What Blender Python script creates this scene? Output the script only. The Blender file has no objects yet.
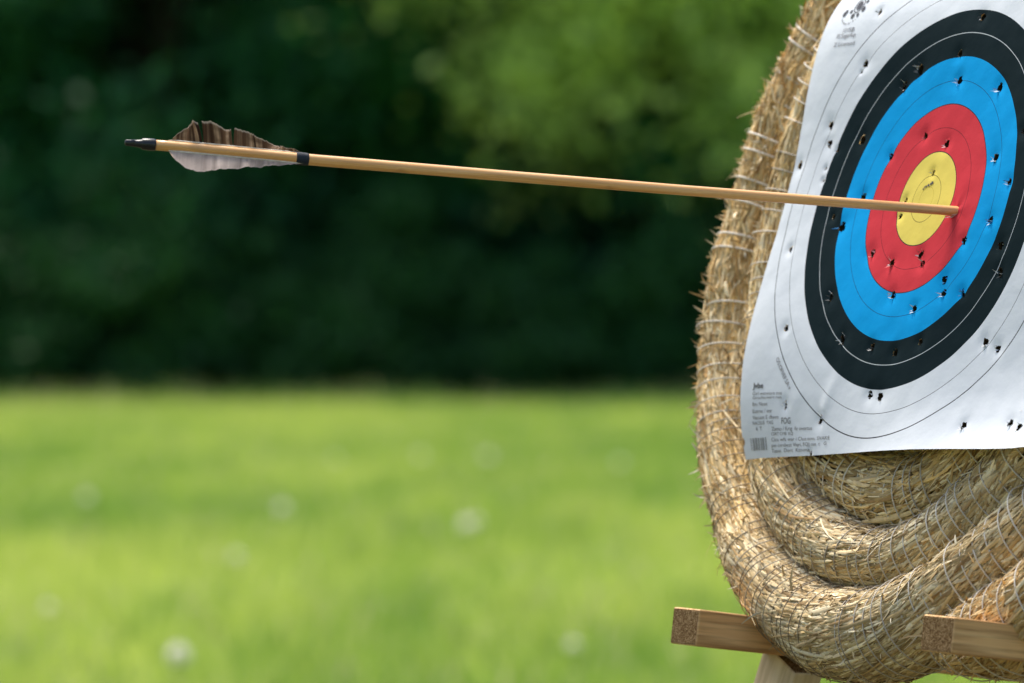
import bpy, bmesh, math, random
import numpy as np
from mathutils import Matrix, Vector, noise as mnoise
R = math.radians
random.seed(7); RNG = np.random.default_rng(11)
SC = bpy.context.scene
C = SC.collection

# ------------------------------------------------------------------ camera, sky, sun, exposure
EYE = 1.05
cam_d = bpy.data.cameras.new('camera'); cam = bpy.data.objects.new('camera', cam_d); C.objects.link(cam)
cam.location = (0, 0, EYE); cam.rotation_euler = (R(90), 0, 0)
cam_d.sensor_width = 36; cam_d.lens = 36 * 4988 / 1024
cam_d.clip_start = 0.05; cam_d.clip_end = 2000
cam_d.dof.use_dof = True; cam_d.dof.focus_distance = 3.93; cam_d.dof.aperture_fstop = 6.8
SC.camera = cam

SUN_EL, SUN_AZ = 66.0, -24.0            # azimuth clockwise from +Y (view direction)
world = bpy.data.worlds.new('World'); SC.world = world; world.use_nodes = True
wn = world.node_tree; bg = wn.nodes['Background']
sky = wn.nodes.new('ShaderNodeTexSky'); sky.sky_type = 'NISHITA'; sky.sun_disc = False
sky.sun_elevation = R(SUN_EL); sky.sun_rotation = R(SUN_AZ); sky.dust_density = 4.0
wn.links.new(sky.outputs[0], bg.inputs[0]); bg.inputs[1].default_value = 0.09
sd = bpy.data.lights.new('sun', 'SUN'); sun = bpy.data.objects.new('sun', sd); C.objects.link(sun)
sd.energy = 2.2; sd.angle = R(30); sd.color = (1.0, 0.93, 0.82)
sdir = Vector((math.sin(R(SUN_AZ)) * math.cos(R(SUN_EL)), math.cos(R(SUN_AZ)) * math.cos(R(SUN_EL)), math.sin(R(SUN_EL))))
sun.rotation_euler = sdir.to_track_quat('Z', 'Y').to_euler()
SC.view_settings.view_transform = 'Standard'; SC.view_settings.look = 'None'
SC.view_settings.exposure = 1.25; SC.view_settings.gamma = 1.0
SC.view_settings.use_curve_mapping = False

# ------------------------------------------------------------------ helpers
def tag(o, label=None, cat=None, group=None, kind=None):
    if label: o['label'] = label
    if cat: o['category'] = cat
    if group: o['group'] = group
    if kind: o['kind'] = kind
    return o

def mesh_np(name, V, F, mats, parent=None, cols=None, smooth=True, mat_idx=None, uv=None):
    """V (n,3), F (m,k) array of k-gons or a list of such arrays."""
    Fs = [np.asarray(f, dtype=np.int32) for f in (F if isinstance(F, list) else [F])]
    me = bpy.data.meshes.new(name)
    me.vertices.add(len(V)); me.vertices.foreach_set('co', np.asarray(V, dtype=np.float32).ravel())
    li = np.concatenate([f.ravel() for f in Fs]); cnt = np.concatenate([np.full(len(f), f.shape[1]) for f in Fs])
    me.loops.add(len(li)); me.loops.foreach_set('vertex_index', li)
    me.polygons.add(len(cnt)); st = np.concatenate([[0], np.cumsum(cnt)[:-1]])
    me.polygons.foreach_set('loop_start', st.astype(np.int32))
    me.polygons.foreach_set('loop_total', cnt.astype(np.int32))
    if mat_idx is not None: me.polygons.foreach_set('material_index', np.asarray(mat_idx, dtype=np.int32))
    me.polygons.foreach_set('use_smooth', np.full(len(cnt), smooth))
    for m in (mats if isinstance(mats, (list, tuple)) else [mats]): me.materials.append(m)
    me.update(calc_edges=True); me.validate()
    if cols is not None:
        a = me.color_attributes.new('Col', 'FLOAT_COLOR', 'POINT')
        c4 = np.ones((len(V), 4), dtype=np.float32); c4[:, :3] = cols; a.data.foreach_set('color', c4.ravel())
    o = bpy.data.objects.new(name, me); C.objects.link(o)
    if parent: o.parent = parent
    return o

def bm_obj(name, bm, mats, parent=None, smooth=False):
    me = bpy.data.meshes.new(name); bm.to_mesh(me); bm.free()
    for m in (mats if isinstance(mats, (list, tuple)) else [mats]): me.materials.append(m)
    if smooth:
        for p in me.polygons: p.use_smooth = True
    o = bpy.data.objects.new(name, me); C.objects.link(o)
    if parent: o.parent = parent
    return o

def empty(name, loc=(0, 0, 0), mw=None):
    o = bpy.data.objects.new(name, None); C.objects.link(o); o.empty_display_size = .1
    if mw is not None: o.matrix_world = mw
    else: o.location = loc
    return o

def mat(name, rough=0.6, spec=0.3):
    m = bpy.data.materials.new(name); m.use_nodes = True
    b = m.node_tree.nodes['Principled BSDF']; b.inputs['Roughness'].default_value = rough
    b.inputs['Specular IOR Level'].default_value = spec
    return m, m.node_tree, b

def N(nt, t, **kw):
    n = nt.nodes.new(t)
    for k, v in kw.items(): setattr(n, k, v)
    return n

def math_n(nt, op, a, b=None, c=None):
    n = N(nt, 'ShaderNodeMath', operation=op)
    for i, s in enumerate((a, b, c)):
        if s is None: continue
        if isinstance(s, (int, float)): n.inputs[i].default_value = s
        else: nt.links.new(s, n.inputs[i])
    return n.outputs[0]

def mixc(nt, fac, a, b, mode='MIX'):
    n = N(nt, 'ShaderNodeMix', data_type='RGBA', blend_type=mode)
    for i, s in ((0, fac), (6, a), (7, b)):
        if isinstance(s, (int, float)): n.inputs[i].default_value = s
        elif isinstance(s, tuple): n.inputs[i].default_value = (*s, 1)
        else: nt.links.new(s, n.inputs[i])
    return n.outputs[2]

def noise_tex(nt, scale, detail=3, rough=.55, vec=None, dist=0):
    n = N(nt, 'ShaderNodeTexNoise'); n.inputs['Scale'].default_value = scale
    n.inputs['Detail'].default_value = detail; n.inputs['Roughness'].default_value = rough
    n.inputs['Distortion'].default_value = dist
    if vec is not None: nt.links.new(vec, n.inputs['Vector'])
    return n.outputs['Fac']

def ramp(nt, fac, stops, interp='LINEAR'):
    n = N(nt, 'ShaderNodeValToRGB'); n.color_ramp.interpolation = interp
    e = n.color_ramp.elements
    while len(e) < len(stops): e.new(0.5)
    for x, (p, c) in zip(e, stops): x.position = p; x.color = (*c, 1)
    nt.links.new(fac, n.inputs[0]); return n.outputs[0]

def bump(nt, b, h, strength=.3, dist=.001):
    n = N(nt, 'ShaderNodeBump'); n.inputs['Strength'].default_value = strength; n.inputs['Distance'].default_value = dist
    nt.links.new(h, n.inputs['Height']); nt.links.new(n.outputs[0], b.inputs['Normal'])

def objcoord(nt, scale=None):
    tc = N(nt, 'ShaderNodeTexCoord')
    if scale is None: return tc.outputs['Object']
    mp = N(nt, 'ShaderNodeMapping'); mp.inputs['Scale'].default_value = scale
    nt.links.new(tc.outputs['Object'], mp.inputs['Vector']); return mp.outputs[0]

def attr_mat(name, rough, spec=.3, scale=None, amt=.25, translucent=0.0):
    """per-vertex base colour (attribute Col) broken up by fine noise"""
    m, nt, b = mat(name, rough, spec)
    a = N(nt, 'ShaderNodeVertexColor'); a.layer_name = 'Col'
    col = a.outputs[0]
    if scale:
        f = noise_tex(nt, 1.0, 3, .6, objcoord(nt, scale))
        k = math_n(nt, 'MULTIPLY_ADD', f, 2 * amt, 1 - amt)
        mx = N(nt, 'ShaderNodeMix', data_type='RGBA', blend_type='MULTIPLY'); mx.inputs[0].default_value = 1
        nt.links.new(col, mx.inputs[6]); cc = N(nt, 'ShaderNodeCombineColor')
        for i in range(3): nt.links.new(k, cc.inputs[i])
        nt.links.new(cc.outputs[0], mx.inputs[7]); col = mx.outputs[2]
    nt.links.new(col, b.inputs['Base Color'])
    if translucent:
        tr = N(nt, 'ShaderNodeBsdfTranslucent'); nt.links.new(col, tr.inputs[0])
        ms = N(nt, 'ShaderNodeMixShader'); ms.inputs[0].default_value = translucent
        out = [n for n in nt.nodes if n.type == 'OUTPUT_MATERIAL'][0]
        nt.links.new(b.outputs[0], ms.inputs[1]); nt.links.new(tr.outputs[0], ms.inputs[2]); nt.links.new(ms.outputs[0], out.inputs[0])
    return m

# ------------------------------------------------------------------ the target's own frame (x right on the face, y up the face, z out of the face)
def wv(x, y, z): return Vector((x, -z, y))
HX = wv(0.46854331, 0.02551563, 0.88307198); VY = wv(0.27116699, 0.94717673, -0.17124458); NZ = wv(-0.84079464, 0.31969547, 0.43687433)
ORG = wv(0.33218372, 0.11455283, -4.0) + Vector((0, 0, EYE))
def frame_mw(org):
    m = Matrix.Identity(4)
    for i, a in enumerate((HX, VY, NZ)):
        for r in range(3): m[r][i] = a[r]
    m.translation = org; return m
FACE = frame_mw(ORG)

# ------------------------------------------------------------------ ground: one meadow sheet
def build_ground():
    m, nt, b = mat('meadow_soil_and_turf', 0.95, 0.05)
    co = objcoord(nt)
    n1 = noise_tex(nt, 0.8, 5, .65, objcoord(nt, (1, .2, 1))); n2 = noise_tex(nt, 1.3, 4, .6, co); n3 = noise_tex(nt, 14, 3, .6, co)
    c = ramp(nt, n1, [(0.36, (.13, .25, .05)), (0.5, (.27, .385, .08)), (0.64, (.43, .49, .15))])
    c = mixc(nt, math_n(nt, 'MULTIPLY', n2, .6), c, (.26, .37, .08))
    c = mixc(nt, math_n(nt, 'MULTIPLY', n3, .4), c, (.30, .36, .09))
    # dark ground added below the frame to cut green bounce light on the target
    vd = N(nt, 'ShaderNodeVectorMath', operation='DISTANCE'); nt.links.new(co, vd.inputs[0]); vd.inputs[1].default_value = (.3, 2.5, 0)
    bounce_cut = ramp(nt, math_n(nt, 'DIVIDE', math_n(nt, 'ADD', vd.outputs['Value'], math_n(nt, 'MULTIPLY', n2, 1.5)), 12), [(.55, (1, 1, 1)), (.85, (0, 0, 0))])
    c = mixc(nt, bounce_cut, c, ramp(nt, n3, [(.3, (.045, .04, .025)), (.7, (.09, .08, .045))]))
    nt.links.new(c, b.inputs['Base Color']); bump(nt, b, n3, .5, .03)
    n = 60; xs = np.linspace(-1, 1, n); xs = np.sign(xs) * np.abs(xs) ** 2 * 600
    ys = np.linspace(-0.25, 1, n); ys = np.sign(ys) * np.abs(ys) ** 2 * 900
    X, Y = np.meshgrid(xs, ys); Z = np.zeros_like(X)
    V = np.stack([X, Y, Z], -1).reshape(-1, 3); i = np.arange(n * n).reshape(n, n)
    F = np.stack([i[:-1, :-1], i[:-1, 1:], i[1:, 1:], i[1:, :-1]], -1).reshape(-1, 4)
    tag(mesh_np('ground', V, F, m), 'green meadow turf running back to the trees', None, kind='structure')
build_ground()

def smooth_noise2(x, y, scale, seed):
    """cheap value noise, numpy"""
    g = np.random.default_rng(seed).random((256, 256))
    u = x / scale + 1000; v = y / scale + 1000
    i = np.floor(u).astype(int); j = np.floor(v).astype(int); fu = u - i; fv = v - j
    fu = fu * fu * (3 - 2 * fu); fv = fv * fv * (3 - 2 * fv)
    G = lambda a, c: g[a % 256, c % 256]
    return (G(i, j) * (1 - fu) + G(i + 1, j) * fu) * (1 - fv) + (G(i, j + 1) * (1 - fu) + G(i + 1, j + 1) * fu) * fv

def grass(name, n, dist_fn, hmin, hmax, wid, label, cols, seed, pale=.0):
    r = np.random.default_rng(seed)
    y = dist_fn(r, n); x = (r.random(n) * 2 - 1) * (y * 0.115 + 1.5) + 0.0
    h = hmin + (hmax - hmin) * r.random(n) ** 1.5
    cl = smooth_noise2(x, y, .5, 3) * .6 + smooth_noise2(x, y, 2.6, 4) * .9
    h *= .55 + .6 * cl
    a = r.random(n) * 2 * np.pi; w = wid * (.6 + .8 * r.random(n)) * (.6 + y / 45)
    lx, ly = (r.normal(0, .35, n) * h, r.normal(0, .35, n) * h)
    P = np.stack([x, y, np.zeros(n)], 1); S = np.stack([np.cos(a), np.sin(a), np.zeros(n)], 1) * w[:, None]
    M = P + np.stack([lx * .4, ly * .4, h * .6], 1); T = P + np.stack([lx, ly, h], 1)
    V = np.stack([P - S, P + S, M + S * .7, M - S * .7, T], 1).reshape(-1, 3)
    b = np.arange(n)[:, None] * 5
    F4 = b + np.array([0, 1, 2, 3]); F3 = b + np.array([3, 2, 4])
    t = smooth_noise2(x, y * .16, .42, 5) * .45 + smooth_noise2(x, y * .2, 1.5, 6) * .55 + r.normal(0, .13, n)
    t = np.clip((t - .5) * 2.5 + .5, 0, 1)[:, None]
    c = np.array(cols[0]) * (1 - t) + np.array(cols[1]) * t
    if pale:
        k = (r.random(n) < pale); c[k] = np.array((.52, .50, .30))
    c = np.repeat(c, 5, 0)
    o = mesh_np(name, V, [F4, F3], MAT_GRASS, cols=c)
    tag(o, label, None, kind='stuff'); return o
MAT_GRASS = attr_mat('grass_blade', .55, .25, translucent=.5)
grass('grass', 260000, lambda r, n: 11 + 75 * r.random(n) ** 1.2, .05, .15, .006,
      'short meadow grass in light and yellower green patches', [(.19, .32, .05), (.44, .53, .11)], 21, pale=.07)
grass('tall_grass', 9000, lambda r, n: 77 + 9 * r.random(n) ** .8, .05, .12, .010,
      'unmown taller grass standing along the foot of the trees', [(.15, .26, .05), (.34, .42, .09)], 22, pale=.10)

grass('grass_stalks', 3500, lambda r, n: 74 + 13 * r.random(n) ** .8, .15, .45, .005,
      'sparse tall grass stalks along the foot of the trees', [(.06, .17, .04), (.24, .34, .09)], 23, pale=.15)

# ------------------------------------------------------------------ trees at the far side of the meadow
MAT_LEAF = attr_mat('tree_leaf', .5, .3, translucent=.25)
def bark_mat():
    m, nt, b = mat('tree_bark', .9, .1)
    f = noise_tex(nt, 1, 4, .6, objcoord(nt, (14, 14, 2.5)))
    nt.links.new(ramp(nt, f, [(.3, (.018, .016, .011)), (.7, (.05, .042, .03))]), b.inputs['Base Color']); bump(nt, b, f, .8, .03); return m
MAT_BARK = bark_mat()

def tube_arrays(P, r, k=8, close=True):
    P = np.asarray(P, float); n = len(P); r = np.broadcast_to(r, n)
    T = np.gradient(P, axis=0); T /= np.linalg.norm(T, axis=1)[:, None] + 1e-12
    up = np.array([0.3, 0.2, 1.0]) if abs(T[0][2]) < .8 else np.array([1.0, 0.1, 0])
    A = np.cross(T, up); A /= np.linalg.norm(A, axis=1)[:, None]; B = np.cross(T, A)
    t = np.arange(k) / k * 2 * np.pi
    V = P[:, None, :] + r[:, None, None] * (np.cos(t)[None, :, None] * A[:, None, :] + np.sin(t)[None, :, None] * B[:, None, :])
    i = np.arange(n * k).reshape(n, k); j = np.roll(i, -1, 1)
    F = np.stack([i[:-1], j[:-1], j[1:], i[1:]], -1).reshape(-1, 4)
    V = V.reshape(-1, 3)
    F = [F]
    if close:
        F.append(np.array([i[0][::-1]])); F.append(np.array([i[-1]]))
    return V, F

def join(parts):
    Vs, by = [], {}; off = 0
    for V, F in parts:
        Vs.append(V)
        for f in (F if isinstance(F, list) else [F]):
            by.setdefault(f.shape[1], []).append(f + off)
        off += len(V)
    return np.concatenate(Vs), [np.concatenate(v) for v in by.values()]

def make_tree(name, seed, height, rad, base, nleaf, c_dark, c_light, lobes=26, leaf=.16):
    r = np.random.default_rng(seed)
    root = empty(name)
    tr = []
    top = np.array([r.normal(0, .3), r.normal(0, .3), height * .8])
    zz = np.linspace(0, 1, 9)[:, None]
    path = zz * top + np.c_[np.sin(zz * 4 + seed) * .18, np.cos(zz * 3 + seed) * .15, zz * 0]
    path[0, 2] = -.1
    if height > 6 and base < 4: tr.append(tube_arrays(path, np.linspace(.26, .05, 9) * height / 12, 9))
    centres = []
    for i in range(lobes):
        t = (i + .5) / lobes; z = base + (height - base) * t
        prof = math.sin(math.pi * min(1, (t * .86 + .12))) ** .6
        a = i * 2.399 + r.normal(0, .3); rr = rad * prof * (.45 + .55 * math.sqrt(r.random()))
        c = np.array([math.cos(a) * rr, math.sin(a) * rr, z + r.normal(0, .3)])
        centres.append((c, rad * (.26 + .2 * r.random())))
        s = path[min(8, int(max(.12, min(.95, z / height - .12)) * 8))]
        q = np.linspace(0, 1, 5)[:, None]
        limb = s * (1 - q) + c * q + np.c_[q * 0, q * 0, -np.sin(q * 3.14) * .2]
        tr.append(tube_arrays(limb, np.linspace(.07, .015, 5) * height / 12, 5))
    V, F = join(tr); mesh_np('trunk', V, F, MAT_BARK, root)
    per = nleaf // lobes; LV = []; LC = []
    for c, s in centres:
        d = r.normal(0, 1, (per, 3)); d /= np.linalg.norm(d, axis=1)[:, None]
        q = s * r.random(per)[:, None] ** .4 * (1 + .35 * r.normal(0, 1, (per, 1)))
        p = c + d * q * np.array([1.15, 1.15, .8])
        a = r.normal(0, 1, (per, 3)); a /= np.linalg.norm(a, axis=1)[:, None]
        b = np.cross(a, r.normal(0, 1, (per, 3))); b /= np.linalg.norm(b, axis=1)[:, None]
        sz = leaf * (.6 + .8 * r.random((per, 1)))
        LV.append(np.stack([p - a * sz, p - b * sz * .5, p + a * sz, p + b * sz * .5], 1).reshape(-1, 3))
        k = r.random((per, 1)) * .7 + .3 * r.random(); col = np.array(c_dark) * (1 - k) + np.array(c_light) * k
        LC.append(np.repeat(col, 4, 0))
    V = np.concatenate(LV); V[:, 2] = np.maximum(V[:, 2], .05); n = len(V) // 4
    mesh_np('crown', V, np.arange(n * 4).reshape(n, 4), MAT_LEAF, root, cols=np.concatenate(LC), smooth=False)
    return root

def copy_tree(root, loc, rz, sc, label, group=None, cat='tree', name=None):
    o = root.copy(); C.objects.link(o)
    for ch in root.children:
        c = ch.copy(); C.objects.link(c); c.parent = o
    place(o, loc, rz, sc, label, group, cat); return o
def place(o, loc, rz, sc, label, group=None, cat='tree'):
    o.location = loc; o.rotation_euler = (0, 0, rz); o.scale = (sc, sc, sc * (1 if sc < 1.2 else .95)); tag(o, label, cat, group)

GT = 'trees along the far edge of the meadow'
dk, lt = (.015, .105, .034), (.040, .21, .050)
protoA = make_tree('broadleaf_tree', 1, 13, 3.6, .5, 30000, dk, lt)
protoB = make_tree('broadleaf_tree', 2, 15, 4.0, .6, 30000, (.013, .090, .040), (.034, .165, .054))
protoL = make_tree('sunlit_tree', 5, 13.5, 4.6, 4.6, 26000, (.13, .30, .07), (.75, .92, .28), lobes=26)  # sunlight on this foliage is put into its bright leaf colours
protoS = make_tree('shrub', 9, 3.0, 1.7, .15, 9000, (.016, .085, .028), (.045, .16, .04), lobes=14, leaf=.11)
wheres = ['far left, well outside the arrow', 'left end of the tree row, above the arrow nock side', 'left, beyond the black arrow nock',
          'just right of the feathered arrow end', 'middle, beyond the bare arrow shaft', 'middle right, under the sunlit tree',
          'right, beyond the rim of the straw target', 'behind the paper target face', 'far right beyond the straw target', 'outermost on the right', 'last on the right']
frontx = [-22, -16.5, -10.6, -6.2, -1.4, 3.4, 8.0, 12.8, 17.5, 22.5]
backx = [-19.5, -13.6, -8.5, -3.8, 1.2, 6.0, 10.8, 15.4, 20.3]
ordn = ['first', 'second', 'third', 'fourth', 'fifth', 'sixth', 'seventh', 'eighth', 'ninth', 'tenth']
for i, x in enumerate(frontx):
    p = protoA if i % 2 == 0 else protoB
    loc = (x, 92 + (i * 37 % 5) * .5, 0); rz = i * 1.7; sc = .95 + (i * 53 % 7) * .04
    lb = f'dark green leafy tree, {ordn[i]} from the left in the front row at the meadow edge'
    if i < 2: place(p, loc, rz, sc, lb, GT)
    else: copy_tree(p, loc, rz, sc, lb, GT)
for i, x in enumerate([-22, -16.4, -11, -5.5, -.3, 4.6, 9.8, 15.2, 20.8]):
    copy_tree(protoA if i % 2 == 0 else protoB, (x, 104.5 + (i * 23 % 4) * .5, 0), i * 1.9 + 2, 1.3 + (i % 3) * .05,
              f'dark green leafy tree, {ordn[i]} from the left in the rearmost row', GT)
for i, x in enumerate([-21, -17, -12.8, -8.6, -4.4, 0, 4.2, 8.5, 12.8, 17]):
    copy_tree(protoB if i % 2 == 0 else protoA, (x, 109 + (i * 23 % 4) * .5, 0), i * 1.4 + 3, 1.5,
              f'dark green leafy tree, {ordn[i]} from the left in the deepest row of the wood', GT)
for i, x in enumerate(backx):
    copy_tree(protoB if i % 2 == 0 else protoA, (x, 100 + (i * 29 % 4) * .6, 0), i * 2.3 + 1, 1.18 + (i % 3) * .06,
              f'dark green leafy tree, {ordn[i]} from the left in the shaded back row', GT)
place(protoL, (2.9, 88.5, 0), .5, 1.0, 'tree with sunlight put into its yellow green leaf colour, hanging over the dark trees, left of the straw target', None)
copy_tree(protoL, (7.6, 90, -.6), 2.5, .9, 'tree with sunlight put into its yellow green leaf colour, beyond the upper rim of the straw target', None)
sx = [-12.5, -9.4, -6.9, -4.2, -2.0, 0.4, 2.7, 5.1, 7.6, 10.3, 13.0]
for i, x in enumerate(sx):
    lb = f'low dark shrub at the foot of the trees, {ordn[i] if i < 10 else "last"} from the left'
    loc = (x, 86.5 + (i * 31 % 5) * .25, 0); s = .75 + (i * 17 % 5) * .1
    if i == 0: place(protoS, loc, 0, s, lb, 'shrubs at the foot of the trees', 'shrub')
    else: copy_tree(protoS, loc, i * 1.3, s, lb, 'shrubs at the foot of the trees', 'shrub')

# ------------------------------------------------------------------ white clover heads in the meadow
def build_flowers():
    mw_, nt, b = mat('clover_petal', .7); f = noise_tex(nt, 300, 2, .5, objcoord(nt))
    nt.links.new(ramp(nt, f, [(.3, (.78, .76, .66)), (.7, (.90, .90, .84))]), b.inputs['Base Color'])
    tr = N(nt, 'ShaderNodeBsdfTranslucent'); tr.inputs[0].default_value = (.9, .9, .85, 1); mx = N(nt, 'ShaderNodeMixShader'); mx.inputs[0].default_value = .45
    out = [n for n in nt.nodes if n.type == 'OUTPUT_MATERIAL'][0]
    nt.links.new(b.outputs[0], mx.inputs[1]); nt.links.new(tr.outputs[0], mx.inputs[2]); nt.links.new(mx.outputs[0], out.inputs[0])
    ms, nt, b = mat('clover_stem', .6); f = noise_tex(nt, 60, 2, .5, objcoord(nt))
    nt.links.new(ramp(nt, f, [(.3, (.06, .14, .02)), (.7, (.12, .22, .04))]), b.inputs['Base Color'])
    root = empty('clover_flower')
    q = np.linspace(0, 1, 5)
    V, F = tube_arrays(np.c_[np.sin(q * 1.6) * .009, q * 0, q * .07], .0012, 5); mesh_np('stem', V, F, ms, root)
    bm = bmesh.new()                      # head: tiers of small pointed petals round a core
    for t in range(7):
        el = -0.5 + t * .32; k = max(4, int(16 * math.cos(el)))
        for j in range(k):
            a = j / k * 2 * math.pi + t
            d = Vector((math.cos(a) * math.cos(el), math.sin(a) * math.cos(el), math.sin(el))); s = d.orthogonal().normalized()
            c = Vector((.009, 0, .076)); u = d.cross(s)
            p = [c + d * .004, c + d * .011 + s * .0022, c + d * .016 + Vector((0, 0, .002)), c + d * .011 - s * .0022]
            bm.faces.new([bm.verts.new(x) for x in p])
            p = [c + d * .004, c + d * .011 + u * .0022, c + d * .016 + Vector((0, 0, .002)), c + d * .011 - u * .0022]
            bm.faces.new([bm.verts.new(x) for x in p])
    bm_obj('flower_head', bm, mw_, root)
    spots = [(-1.65, 17.6), (-2.43, 28.37), (-0.92, 13.87), (-1.16, 21.23), (-1.19, 26.13), (-1.37, 38.5), (-0.72, 38.18), (-0.23, 23.37), (-0.18, 25.28), (-0.16, 37.26), (0.2, 15.44), (0.78, 36.1)]
    # ground positions in metres, left to right as seen from the shooting line
    ordw = 'first second third fourth fifth sixth seventh eighth ninth tenth eleventh twelfth thirteenth fourteenth fifteenth sixteenth seventeenth eighteenth nineteenth twentieth twenty-first twenty-second'.split()
    first = True
    for i, (x, d) in enumerate(spots):
        loc = (x, d, 0)
        o = root
        if not first:
            o = root.copy(); C.objects.link(o)
            for ch in root.children:
                c = ch.copy(); C.objects.link(c); c.parent = o
        first = False
        s = 1.15 + (i * 7 % 5) * .22 + d / 60
        o.location = loc; o.scale = (s,) * 3; o.rotation_euler = (0, 0, i)
        tag(o, f'small white clover flower in the meadow grass, {ordw[i]} from the left', 'flower', 'white clover flowers in the meadow')
build_flowers()

UU = 0.02 * 0.99859
TERMS = [(i, j) for i in range(6) for j in range(6 - i) if i + j >= 2]
COEF = [0.41266, 1.06957, -0.59649, -0.904, 0.35531, -1.2345, -0.67518, 1.45915, 0.20451, 0.5272, -0.47307, -0.46291, -0.61289, 0.08446, -0.18283, -0.01529, -0.05451, 0.53863]
def warp(u, v):
    return sum(c * (u / 10) ** i * (v / 10) ** j for c, (i, j) in zip(COEF, TERMS))
# hole: x, y in ring units, radius mm, kind (0 clean, 1 small lips, 2 white torn lips, 3 ragged slit)
HOLES = [(0.89, 7.64, 3.0, 0), (-0.12, 6.16, 3.0, 0), (0.3, 4.99, 3.2, 2), (3.37, 4.48, 3.4, 2), (-2.75, 5.66, 4.0, 3), (-3.7, 5.0, 3.2, 3), (-6.72, 6.11, 3.0, 0), (-6.88, 5.75, 1.0, 1), (-8.42, 3.56, 3.2, 1), (-6.75, 8.42, 2.2, 3), (-8.24, 2.76, 3.2, 0), (-7.53, 2.44, 1.6, 0), (-10.35, 1.95, 3.4, 0), (-8.09, 1.68, 1.2, 2), (-8.08, 1.14, 1.2, 2), (-5.9, 2.82, 3.8, 0), (-4.83, 0.34, 3.0, 0), (-6.57, -0.51, 2.0, 0), (-5.77, -0.96, 4.2, 1), (-9.15, -1.85, 2.4, 1), (-1.35, 2.76, 2.8, 1), (0.42, 2.32, 3.0, 2), (-3.54, 2.01, 2.8, 1), (-0.07, 1.13, 2.0, 3), (4.33, 1.5, 3.2, 2), (5.76, 0.4, 2.6, 2), (5.88, 2.52, 3.0, 0), (-1.59, 0.03, 2.0, 3), (-1.65, -0.65, 2.2, 0), (5.04, -1.13, 3.0, 2), (3.52, -1.91, 3.0, 0), (6.12, -2.2, 3.2, 0), (-2.94, -2.19, 3.2, 1), (-1.31, -2.67, 3.0, 2), (0.64, -2.37, 3.0, 3), (0.92, -2.77, 3.0, 1), (-0.57, -4.06, 3.0, 2), (1.19, -4.68, 2.8, 2), (2.8, -3.5, 3.2, 1), (2.97, -4.06, 3.0, 2), (4.24, -4.09, 2.6, 3), (6.47, -3.29, 3.2, 3), (-3.5, -5.85, 3.4, 3), (-1.21, -6.21, 2.8, 2), (0.52, -6.47, 3.0, 0), (2.11, -6.06, 2.6, 0), (-5.09, -4.04, 3.0, 3), (6.32, -6.06, 3.0, 2), (7.16, -6.33, 2.8, 1), (-0.68, -8.19, 3.2, 1), (0.08, -8.28, 3.4, 1), (6.46, -9.51, 3.0, 2), (9.36, -9.37, 3.0, 2), (10.09, -9.55, 3.2, 1), (-7.76, -5.36, 2.8, 1), (-6.99, -8.53, 2.6, 3), (-4.23, -9.16, 3.2, 3), (-4.86, -10.46, 1.6, 3),
         (9.0, 3.1, 3.0, 1), (8.3, 6.4, 3.0, 0), (4.9, 8.6, 3.0, 2), (9.6, -2.2, 3.0, 1)]
# ------------------------------------------------------------------ straw boss: one spiral rope of straw bound with twine
CX_, CY_ = .024, .031
TABLE = [(-79, 388, 24), (-70, 402, 30), (-58, 402, 32), (-40, 397, 32), (0, 394, 32), (60, 395, 31), (90, 395, 31), (120, 392, 31), (150, 388, 31), (180, 382, 31), (210, 388, 32), (240, 388, 33),
         (262, 384, 34), (269, 381, 34), (275, 373, 33), (280, 362, 32), (285, 353, 31), (292, 344, 31), (297, 337, 32), (330, 330, 32), (360, 330, 31), (420, 324, 31),
         (480, 320, 31), (540, 321, 32), (575, 328, 33), (600, 327, 32), (615, 324, 29), (629, 321, 27), (640, 303, 28), (649, 286, 29), (657, 275, 30), (680, 268, 30), (720, 265, 30), (780, 263, 31), (900, 262, 32),
         (940, 268, 34), (960, 268, 34), (989, 262, 33), (1003, 243, 33), (1012, 225, 31), (1040, 208, 31), (1080, 206, 31), (1260, 203, 32), (1349, 199, 35), (1440, 150, 30), (1620, 130, 31), (1800, 86, 30), (1980, 64, 30), (2160, 24, 30)]
th_k = np.radians([t[0] for t in TABLE]); r_k = np.array([t[1] for t in TABLE]) / 1000; ra_k = np.array([t[2] - 1.5 for t in TABLE]) / 1000
def build_path():
    th = np.linspace(th_k[0], th_k[-1], 9000); r = np.interp(th, th_k, r_k)
    k = np.hanning(161); k /= k.sum(); r = np.convolve(np.pad(r, 80, 'edge'), k, 'valid')
    P = np.c_[CX_ + r * np.cos(th), CY_ + r * np.sin(th), -.067 + .004 * np.sin(th * 1.7) + .003 * np.sin(th * 4.3)]
    s = np.concatenate([[0], np.cumsum(np.linalg.norm(np.diff(P, axis=0), axis=1))])
    return th, P, s
TH, PP, SS = build_path(); LEN = SS[-1]
TT = np.gradient(PP, axis=0); TT /= np.linalg.norm(TT, axis=1)[:, None]
def at_s(s):
    P = np.stack([np.interp(s, SS, PP[:, i]) for i in range(3)], -1)
    T = np.stack([np.interp(s, SS, TT[:, i]) for i in range(3)], -1); T /= np.linalg.norm(T, axis=-1, keepdims=True)
    Nn = np.zeros_like(T); Nn[..., 2] = 1
    O = np.cross(T, Nn)                   # outward radial (T runs counter-clockwise)
    O /= np.linalg.norm(O, axis=-1, keepdims=True)
    Nn = np.cross(O, T)
    return P, T, O, Nn
RB = .039
def RA_at(s): return np.interp(np.interp(s, SS, TH), th_k, ra_k)
def th_of(s): return np.degrees(np.interp(s, SS, TH))
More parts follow.
